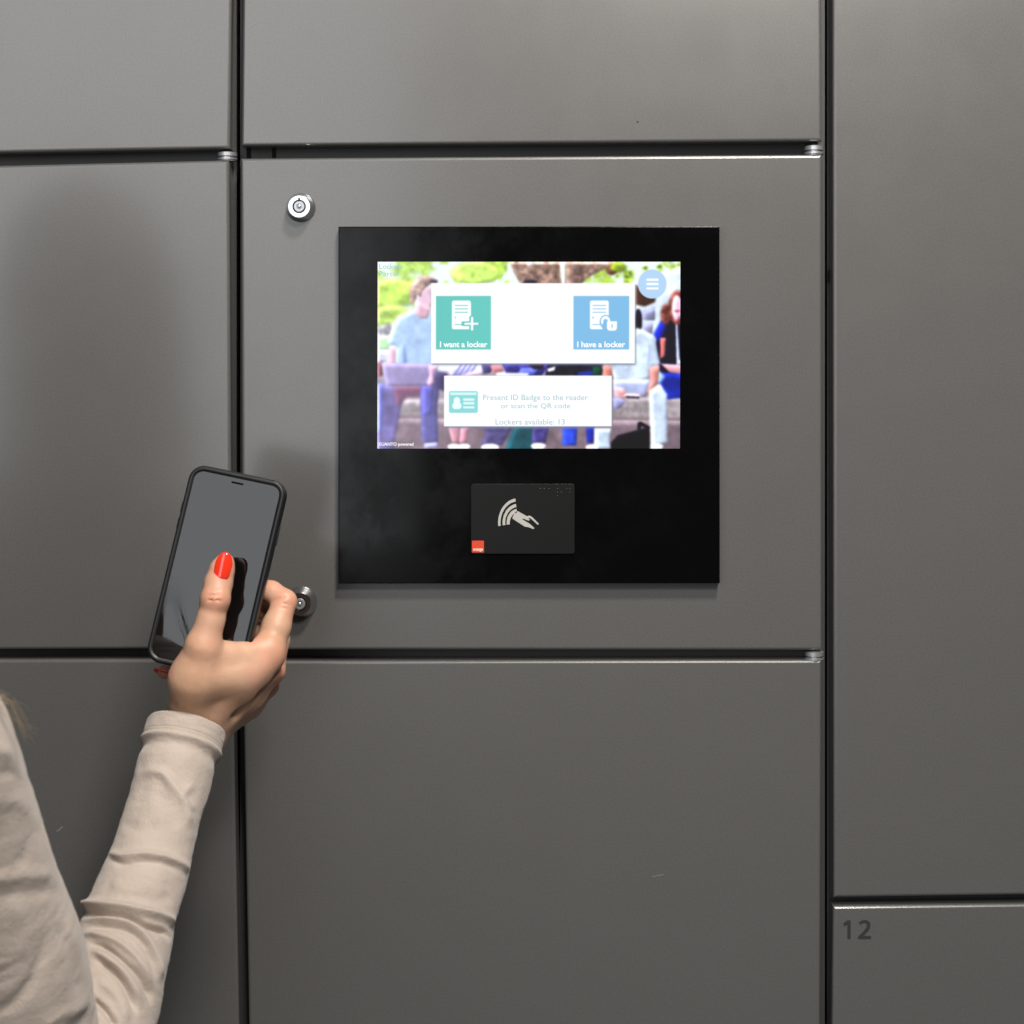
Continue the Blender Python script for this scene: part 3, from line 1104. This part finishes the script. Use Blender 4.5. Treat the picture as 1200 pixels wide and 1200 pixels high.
FLUSH = [(253, 700, 231, 11, .75), (261, 668, 224, 10, .8), (336, 703, 186, 13, .6), (318, 768, 200, 14, .6), (325, 790, 176, 13, .9), (310, 806, 158, 13, .8), (313, 690, 172, 10, .7),
         (240, 758, 236, 14, .25), (193, 787, 176, 9, .9), (300, 745, 205, 10, .45)]
flush = np.zeros(len(V))
for fx, fy, fd, fr, fa in FLUSH:
    flush = np.maximum(flush, fa * np.exp(-((V - H(fx, fy, fd)) ** 2).sum(1) / (fr * mm) ** 2))

# low detail head and neck (outside the frame, they shade and mirror in the doors)
HC = np.array((-0.485, -0.52, 0.070))
hf = Field(HC - 0.30, HC + [0.22, 0.2, 0.2], 0.006)
hf.ellip(HC + [0, 0.0, 0.03], (0.075, 0.095, 0.10), 0.02)
hf.ellip(HC + [0, 0.035, -0.045], (0.055, 0.065, 0.075), 0.03)
hf.cone(HC + [0, 0.095, -0.0], HC + [0, 0.115, -0.03], 0.008, 0.013, 0.012)
hf.ellip(HC + [0, 0.088, -0.06], (0.024, 0.012, 0.008), 0.01)
hf.ellip(HC + [0, 0.075, -0.10], (0.022, 0.02, 0.016), 0.02)
for sx in (-1, 1):
    hf.ellip(HC + [sx * 0.033, 0.092, 0.012], (0.017, 0.012, 0.010), 0.008, op='sub')
    hf.ellip(HC + [sx * 0.032, 0.082, 0.012], (0.013, 0.013, 0.012), 0.004)
    hf.ellip(HC + [sx * 0.078, -0.005, 0.0], (0.008, 0.018, 0.03), 0.008)
hf.cone(HC + [0, -0.015, -0.08], HC + [0, -0.045, -0.20], 0.052, 0.058, 0.03)
V2, F2 = hf.mesh()
body = link('body', mesh_py('body', V, Fc, True), [M_skin], person)
fa_ = body.data.attributes.new('flush', 'FLOAT', 'POINT')
fa_.data.foreach_set('value', flush.astype(np.float32))
head = link('head', mesh_py('head', V2, F2, True), [M_skin], person)


# -- nails
def nail(c, up, normal, length, width, name='fingernail'):
    up = Vector(up).normalized()
    nrm = Vector(normal).normalized()
    right = up.cross(nrm).normalized()
    nrm = right.cross(up).normalized()
    nu, nv = 14, 18
    top, bot = [], []
    for j in range(nv + 1):
        v = j / nv
        for i in range(nu + 1):
            u = i / nu * 2 - 1
            wv = 0.90 + 0.10 * math.sin(min(v / .6, 1) * math.pi / 2)
            if v > 0.62:
                wv *= math.sqrt(max(1 - ((v - 0.62) / 0.395) ** 2, 0.0)) * .9 + .1 * (1 - v)
            if v < 0.14:
                wv *= 0.86 + 0.14 * math.sin(v / .14 * math.pi / 2)
            xx = u * wv * width / 2
            yy = (v - 0.5) * length - (1 - u * u) * 0.0007 * (1 - v)
            hh = -(xx / (width / 2)) ** 2 * width * 0.20 - (v - 0.45) ** 2 * length * 0.17
            pt = Vector(c) + right * xx + up * yy + nrm * hh
            top.append(pt)
            bot.append(pt - nrm * 0.0012)
    k = len(top)
    vs = top + bot
    fs = []
    for j in range(nv):
        for i in range(nu):
            a = j * (nu + 1) + i
            fs.append((a, a + 1, a + nu + 2, a + nu + 1))
            fs.append((k + a, k + a + nu + 1, k + a + nu + 2, k + a + 1))
    rim = [i for i in range(nu + 1)] + [(j + 1) * (nu + 1) - 1 for j in range(1, nv + 1)] + [nv * (nu + 1) + i for i in range(nu - 1, -1, -1)] + [j * (nu + 1) for j in range(nv - 1, 0, -1)]
    for a, b in zip(rim, rim[1:] + rim[:1]):
        fs.append((a, k + a, k + b, b))
    me = mesh_py(name, vs, fs, True)
    bm = bmesh.new()
    bm.from_mesh(me)
    bmesh.ops.recalc_face_normals(bm, faces=bm.faces)
    bm.to_mesh(me)
    bm.free()
    return link(name, me, [M_nail], person)


nail(P(261.8, 662.0, 0.2262), P(267.0, 640, 0.2225) - P(258.5, 676, 0.2262), (0.10, -1, 0.14), 0.0182, 0.0122)
nail(P(189.0, 784.5, 0.1795), (-1.0, -0.2, 0.35), (-0.55, 0.25, 0.9), 0.0105, 0.0080)


# -- sweater: two sleeve tubes with folds, torso
def catmull(pts, n):
    pts = np.asarray(pts, float)
    p = np.vstack([2 * pts[0] - pts[1], pts, 2 * pts[-1] - pts[-2]])
    out = []
    m_ = len(pts) - 1
    for i in range(n):
        t = i / (n - 1) * m_
        j = min(int(t), m_ - 1)
        u = t - j
        a, b, c, d = p[j], p[j + 1], p[j + 2], p[j + 3]
        out.append(0.5 * (2 * b + (c - a) * u + (2 * a - 5 * b + 4 * c - d) * u * u + (3 * b - a - 3 * c + d) * u ** 3))
    return np.array(out)


def fold_field(px, py, folds):
    out = np.zeros_like(px)
    for pts, amp, wd in folds:
        c = catmull(pts, 12 * len(pts))
        best = np.full(px.shape, 1e9)
        tb = np.zeros_like(px)
        for i in range(len(c) - 1):
            a, b = c[i], c[i + 1]
            d = b - a
            t = np.clip(((px - a[0]) * d[0] + (py - a[1]) * d[1]) / (d @ d + 1e-9), 0, 1)
            r = (px - a[0] - t * d[0]) ** 2 + (py - a[1] - t * d[1]) ** 2
            up = r < best
            best = np.where(up, r, best)
            tb = np.where(up, (i + t) / (len(c) - 1), tb)
        env = np.clip(np.minimum(tb, 1 - tb) / 0.22, 0, 1)
        env = env * env * (3 - 2 * env)
        out += amp * env * np.exp(-best / (0.86 * wd) ** 2)
    return out


def vnoise(seed, shape, n):
    r = np.random.default_rng(seed)
    g = r.random((n[0] + 2, n[1] + 2))
    g[:, -2:] = g[:, :2]
    iy = np.linspace(0, n[0], shape[0])
    ix = np.linspace(0, n[1], shape[1], endpoint=False)
    a, b = iy.astype(int), ix.astype(int)
    ty, tx = (iy - a)[:, None], (ix - b)[None]
    ty, tx = ty * ty * (3 - 2 * ty), tx * tx * (3 - 2 * tx)
    A = g[np.ix_(a, b)] * (1 - tx) + g[np.ix_(a, b + 1)] * tx
    B = g[np.ix_(a + 1, b)] * (1 - tx) + g[np.ix_(a + 1, b + 1)] * tx
    return A * (1 - ty) + B * ty - 0.5


def tube(ctrl, nt, na, folds, radial=None, seed=1, wob=0.0012, gain=1.0):
    """ctrl rows: px, py, d(mm), r(mm)"""
    cc = np.array([[*Pn(a, b, d * mm), r * mm] for a, b, d, r in ctrl])
    c = catmull(cc, nt)
    cen, rad = c[:, :3], c[:, 3]
    tan = np.gradient(cen, axis=0)
    tan /= np.linalg.norm(tan, axis=1)[:, None]
    ref = np.array((0, 1.0, 0.15))
    e1 = np.cross(tan, ref)
    e1 /= np.linalg.norm(e1, axis=1)[:, None]
    e2 = np.cross(tan, e1)
    th = np.linspace(0, 2 * np.pi, na, endpoint=False)
    nrm = np.cos(th)[None, :, None] * e1[:, None] + np.sin(th)[None, :, None] * e2[:, None]
    if radial is not None:
        rad = rad + radial(np.linspace(0, 1, nt))
    p = cen[:, None] + nrm * rad[:, None, None]
    s = 1400 * DIST / (DIST + p[..., 1])
    px, py = 600 + p[..., 0] * s, 430 - p[..., 2] * s
    near = np.clip(-nrm[..., 1] * 2.4 + 0.18, 0, 1)
    near = near * near * (3 - 2 * near)
    disp = fold_field(px, py, folds) * near * mm * gain
    disp += wob * vnoise(seed, (nt, na), (14, 9)) + 0.5 * wob * vnoise(seed + 1, (nt, na), (34, 20)) + 0.32 * wob * vnoise(seed + 2, (nt, na), (80, 26))
    p = p + nrm * disp[..., None]
    return p, nrm


def tube_faces(nt, na):
    i, j = np.meshgrid(np.arange(nt - 1), np.arange(na), indexing='ij')
    a = i * na + j
    b = i * na + (j + 1) % na
    return np.stack([a, b, b + na, a + na], -1).reshape(-1, 4)


fore = [(219, 851, 201, 29.2), (209, 889, 214, 28.2), (192, 950, 235, 26.5), (174, 1014, 259, 28.6), (153, 1073, 283, 31), (141, 1122, 303, 32.5),
        (122, 1180, 321, 36), (100, 1235, 336, 39), (78, 1300, 352, 40)]
fore_folds = [
    ([(158, 912), (186, 905), (206, 926), (217, 950), (221, 975)], 2.0, 7),
    ([(178, 925), (198, 945), (206, 975)], -0.9, 9),
    ([(228, 915), (214, 935), (232, 950)], 0.9, 6),
    ([(124, 996), (142, 1004), (166, 1001), (192, 1004), (212, 1012), (226, 1026)], 2.4, 5.5),
    ([(126, 1006), (146, 1013), (170, 1010), (195, 1014), (214, 1024)], -1.3, 5),
    ([(86, 1066), (102, 1060), (124, 1061), (165, 1068), (195, 1076), (210, 1092)], 3.6, 6.0),
    ([(88, 1073), (112, 1071), (150, 1076), (172, 1085), (192, 1092), (203, 1106)], -3.4, 3.6),
    ([(90, 1079), (120, 1076), (144, 1079), (165, 1092), (180, 1114), (187, 1136), (189, 1155)], 2.4, 5),
    ([(96, 1089), (122, 1086), (150, 1092), (168, 1106), (179, 1128), (183, 1150)], -1.8, 4.2),
    ([(92, 1096), (112, 1095), (136, 1103), (156, 1119), (172, 1141), (181, 1166)], 2.1, 5),
    ([(98, 1104), (123, 1111), (144, 1126), (162, 1143), (174, 1162), (178, 1180)], -2.6, 4.0),
    ([(104, 1114), (122, 1120), (142, 1136), (157, 1157), (168, 1184)], 2.0, 5),
    ([(108, 1122), (127, 1135), (141, 1149), (153, 1168), (161, 1192)], -2.6, 4.0),
    ([(112, 1150), (128, 1158), (142, 1176), (150, 1205)], 1.4, 7),
    ([(106, 1168), (124, 1186), (138, 1208)], -3.0, 4.5),
    ([(140, 965), (165, 972), (190, 968)], -0.7, 8),
    ([(128, 1032), (150, 1042), (180, 1040)], 0.9, 9),
    ([(150, 1048), (180, 1054), (205, 1050)], -0.7, 8),
]


def cuff_profile(t):
    r = np.zeros_like(t)
    L_ = 0.303
    s = t * L_ * 1000                      # mm along the sleeve
    r += 1.6 * np.exp(-((s - 27) / 3.6) ** 2)              # soft roll below the seam
    r -= 2.0 * np.exp(-((s - 36) / 5.5) ** 2)
    r -= 0.4 * np.exp(-((s - 18.6) / 0.6) ** 2) + 0.4 * np.exp(-((s - 22.4) / 0.55) ** 2)
    r -= 0.7 * np.exp(-((s - 0) / 1.2) ** 2)
    return r * mm


NT, NA = 460, 300
pf, nf = tube(fore, NT, NA, fore_folds, cuff_profile, 3, gain=1.55)
up = [(-150, 818, 500, 56), (-93, 872, 482, 50), (-53, 955, 452, 45.5), (-17, 1060, 420, 46.5), (4, 1130, 400, 50), (14, 1200, 380, 52), (40, 1270, 358, 47), (78, 1320, 352, 40)]
up_folds = [
    ([(-40, 880), (0, 880), (22, 890), (34, 920), (36, 950)], 1.9, 12),
    ([(-20, 915), (10, 906), (26, 916), (34, 930)], -1.2, 9),
    ([(-30, 950), (10, 938), (30, 945), (50, 965)], 1.0, 11),
    ([(-60, 1040), (0, 1030), (50, 1024), (100, 1022)], 1.5, 10),
    ([(-60, 1056), (0, 1050), (50, 1045), (100, 1040)], -0.8, 9),
    ([(50, 965), (34, 990), (22, 1020)], -0.9, 9),
    ([(60, 1085), (42, 1140), (20, 1172), (-15, 1192)], -1.7, 9),
    ([(76, 1070), (94, 1105), (106, 1140), (108, 1185)], 1.6, 9),
    ([(66, 1080), (86, 1125), (92, 1170)], -0.9, 9),
    ([(125, 1140), (100, 1176), (70, 1192), (40, 1212)], 1.4, 9),
    ([(125, 1170), (98, 1194), (76, 1214)], -1.3, 8),
    ([(16, 1050), (28, 1090), (24, 1130)], 0.8, 12),
]
pu, nu_ = tube(up, 420, 300, up_folds, None, 11, 0.0013)
tf = tube_faces(NT, NA)
# cuff lining: the first rings turned inwards
inner = pf[:70] - nf[:70] * np.concatenate([[0.0009], np.full(69, 0.0022)])[:, None, None]
lip = np.stack([pf[0] + 0, (pf[0] - nf[0] * 0.0006) + (pf[0] - pf[3]) * 0.35, pf[0] - nf[0] * 0.0016], 0)
sv = [pf.reshape(-1, 3), pu.reshape(-1, 3), inner.reshape(-1, 3)]
sf = [tf, tube_faces(420, 300) + NT * NA, (tube_faces(70, NA) + NT * NA + 420 * 300)[:, ::-1]]
i0 = np.arange(NA)
o1 = NT * NA + 420 * 300
sf.append(np.stack([i0, o1 + i0, o1 + (i0 + 1) % NA, (i0 + 1) % NA], 1))
# torso and shoulders, outside the frame at the left
SH = Pn(-150, 818, 0.5)
lo = np.array((HC[0] - 0.34, -0.78, -0.80))
tfld = Field(lo, np.array((-0.20, -0.36, -0.04)), 0.007)
base = HC + [0, -0.055, -0.26]
tfld.cone(SH, np.array((HC[0], base[1], SH[2] + 0.03)), 0.052, 0.072, 0.03)
tfld.cone(np.array((HC[0] - 0.19, base[1], SH[2] - .01)), np.array((HC[0], base[1], SH[2] + 0.03)), 0.052, 0.072, 0.03)
tfld.cone(np.array((HC[0] - 0.19, base[1], SH[2] - .01)), np.array((HC[0] - 0.22, base[1] + 0.03, SH[2] - .28)), 0.050, 0.042, 0.02)
tfld.ellip(np.array((HC[0] - 0.01, base[1], -0.34)), (0.155, 0.10, 0.20), 0.05)
tfld.ellip(np.array((HC[0] - 0.01, base[1], -0.60)), (0.140, 0.10, 0.20), 0.05)
V3, F3 = tfld.mesh()
off = sum(len(a) for a in sv)
sv.append(V3)
sf.append(F3 + off)
me = mesh_py('sweater', np.vstack(sv), np.vstack(sf), True)
sweater = link('sweater', me, [M_knit], person)

# two rows of stitches round the cuff
for row, s_mm in ((0, 18.6), (1, 22.4)):
    k = int(round(s_mm / 303 * (NT - 1)))
    ring, nn = pf[k], nf[k]
    bm = bmesh.new()
    step = 3
    for i in range(0, NA, step):
        a = Vector(ring[i] + nn[i] * 0.00015)
        b = Vector(ring[(i + 2) % NA] + nn[(i + 2) % NA] * 0.00015)
        ax_ = (b - a)
        if ax_.length < 1e-6:
            continue
        Mx = Matrix.Translation((a + b) / 2) @ ax_.to_track_quat('Z', 'Y').to_matrix().to_4x4()
        bmesh.ops.create_cone(bm, cap_ends=True, segments=5, radius1=0.00024, radius2=0.00024, depth=ax_.length, matrix=Mx)
    st = obj_bm('cuff_stitching', bm, [M_seam], sweater)
    st['kind'] = 'stuff'

# -- hair: cap and long strands (head is just outside the frame), a few loose wisps reach in
hairf = Field(HC - [0.16, 0.19, 0.32], HC + [0.16, 0.15, 0.19], 0.006)
hairf.ellip(HC + [0, -0.022, 0.04], (0.092, 0.105, 0.108), 0.02)
hairf.ellip(HC + [0, -0.06, -0.06], (0.095, 0.065, 0.14), 0.04)
for sx in (-1, 1):
    hairf.cone(HC + [sx * 0.075, -0.03, 0.02], HC + [sx * 0.085, -0.055, -0.19], 0.03, 0.034, 0.03)
hairf.ellip(HC + [0, 0.10, -0.015], (0.062, 0.07, 0.085), 0.02, op='sub')
V4, F4 = hairf.mesh()
V4 = V4 + 0.003 * np.sin(V4[:, :1] * 420 + 6 * np.sin(V4[:, 2:] * 18)) * np.array([[0.7, 1, 0]])
hair_me = mesh_py('hair', V4, F4, True)
hair = link('hair', hair_me, [M_hair], person)


def strand(bm, pts, r0, r1, n=26):
    c = catmull([Pn(*p) for p in pts], n)
    prev = None
    for i in range(n):
        t = (c[min(i + 1, n - 1)] - c[max(i - 1, 0)])
        t = Vector(t).normalized()
        u = t.orthogonal().normalized()
        v = t.cross(u)
        r = r0 + (r1 - r0) * i / (n - 1)
        ring = [bm.verts.new(Vector(c[i]) + u * r * math.cos(a) + v * r * math.sin(a)) for a in (0, 2.094, 4.189)]
        if prev:
            for q in range(3):
                bm.faces.new((prev[q], prev[(q + 1) % 3], ring[(q + 1) % 3], ring[q]))
        prev = ring


bm = bmesh.new()
for k in range(14):
    j = rng.normal(0, 1, 8)
    strand(bm, [(-95 + j[0] * 10, 640 + j[1] * 20, .50), (-50 + j[2] * 6, 770 + j[3] * 8, .50), (-8 + j[4] * 3, 812 + j[5] * 3, .49), (10 + j[4] * 3, 822 + j[5] * 4, .49),
                (22 + j[6] * 6, 836 + j[7] * 6, .485), (30 + j[6] * 9, 852 + j[7] * 9, .48)], 0.00014, 0.00005)
for k in range(5):
    j = rng.normal(0, 1, 4)
    strand(bm, [(-90, 660, .5), (-40, 780 + j[0] * 8, .5), (0, 830 + j[1] * 6, .49), (14 + j[2] * 4, 838, .49), (40 + j[3] * 5, 866 + j[2] * 5, .48)], 0.00010, 0.00005)
obj_bm('loose_hair', bm, [M_hair_tip], hair, True)
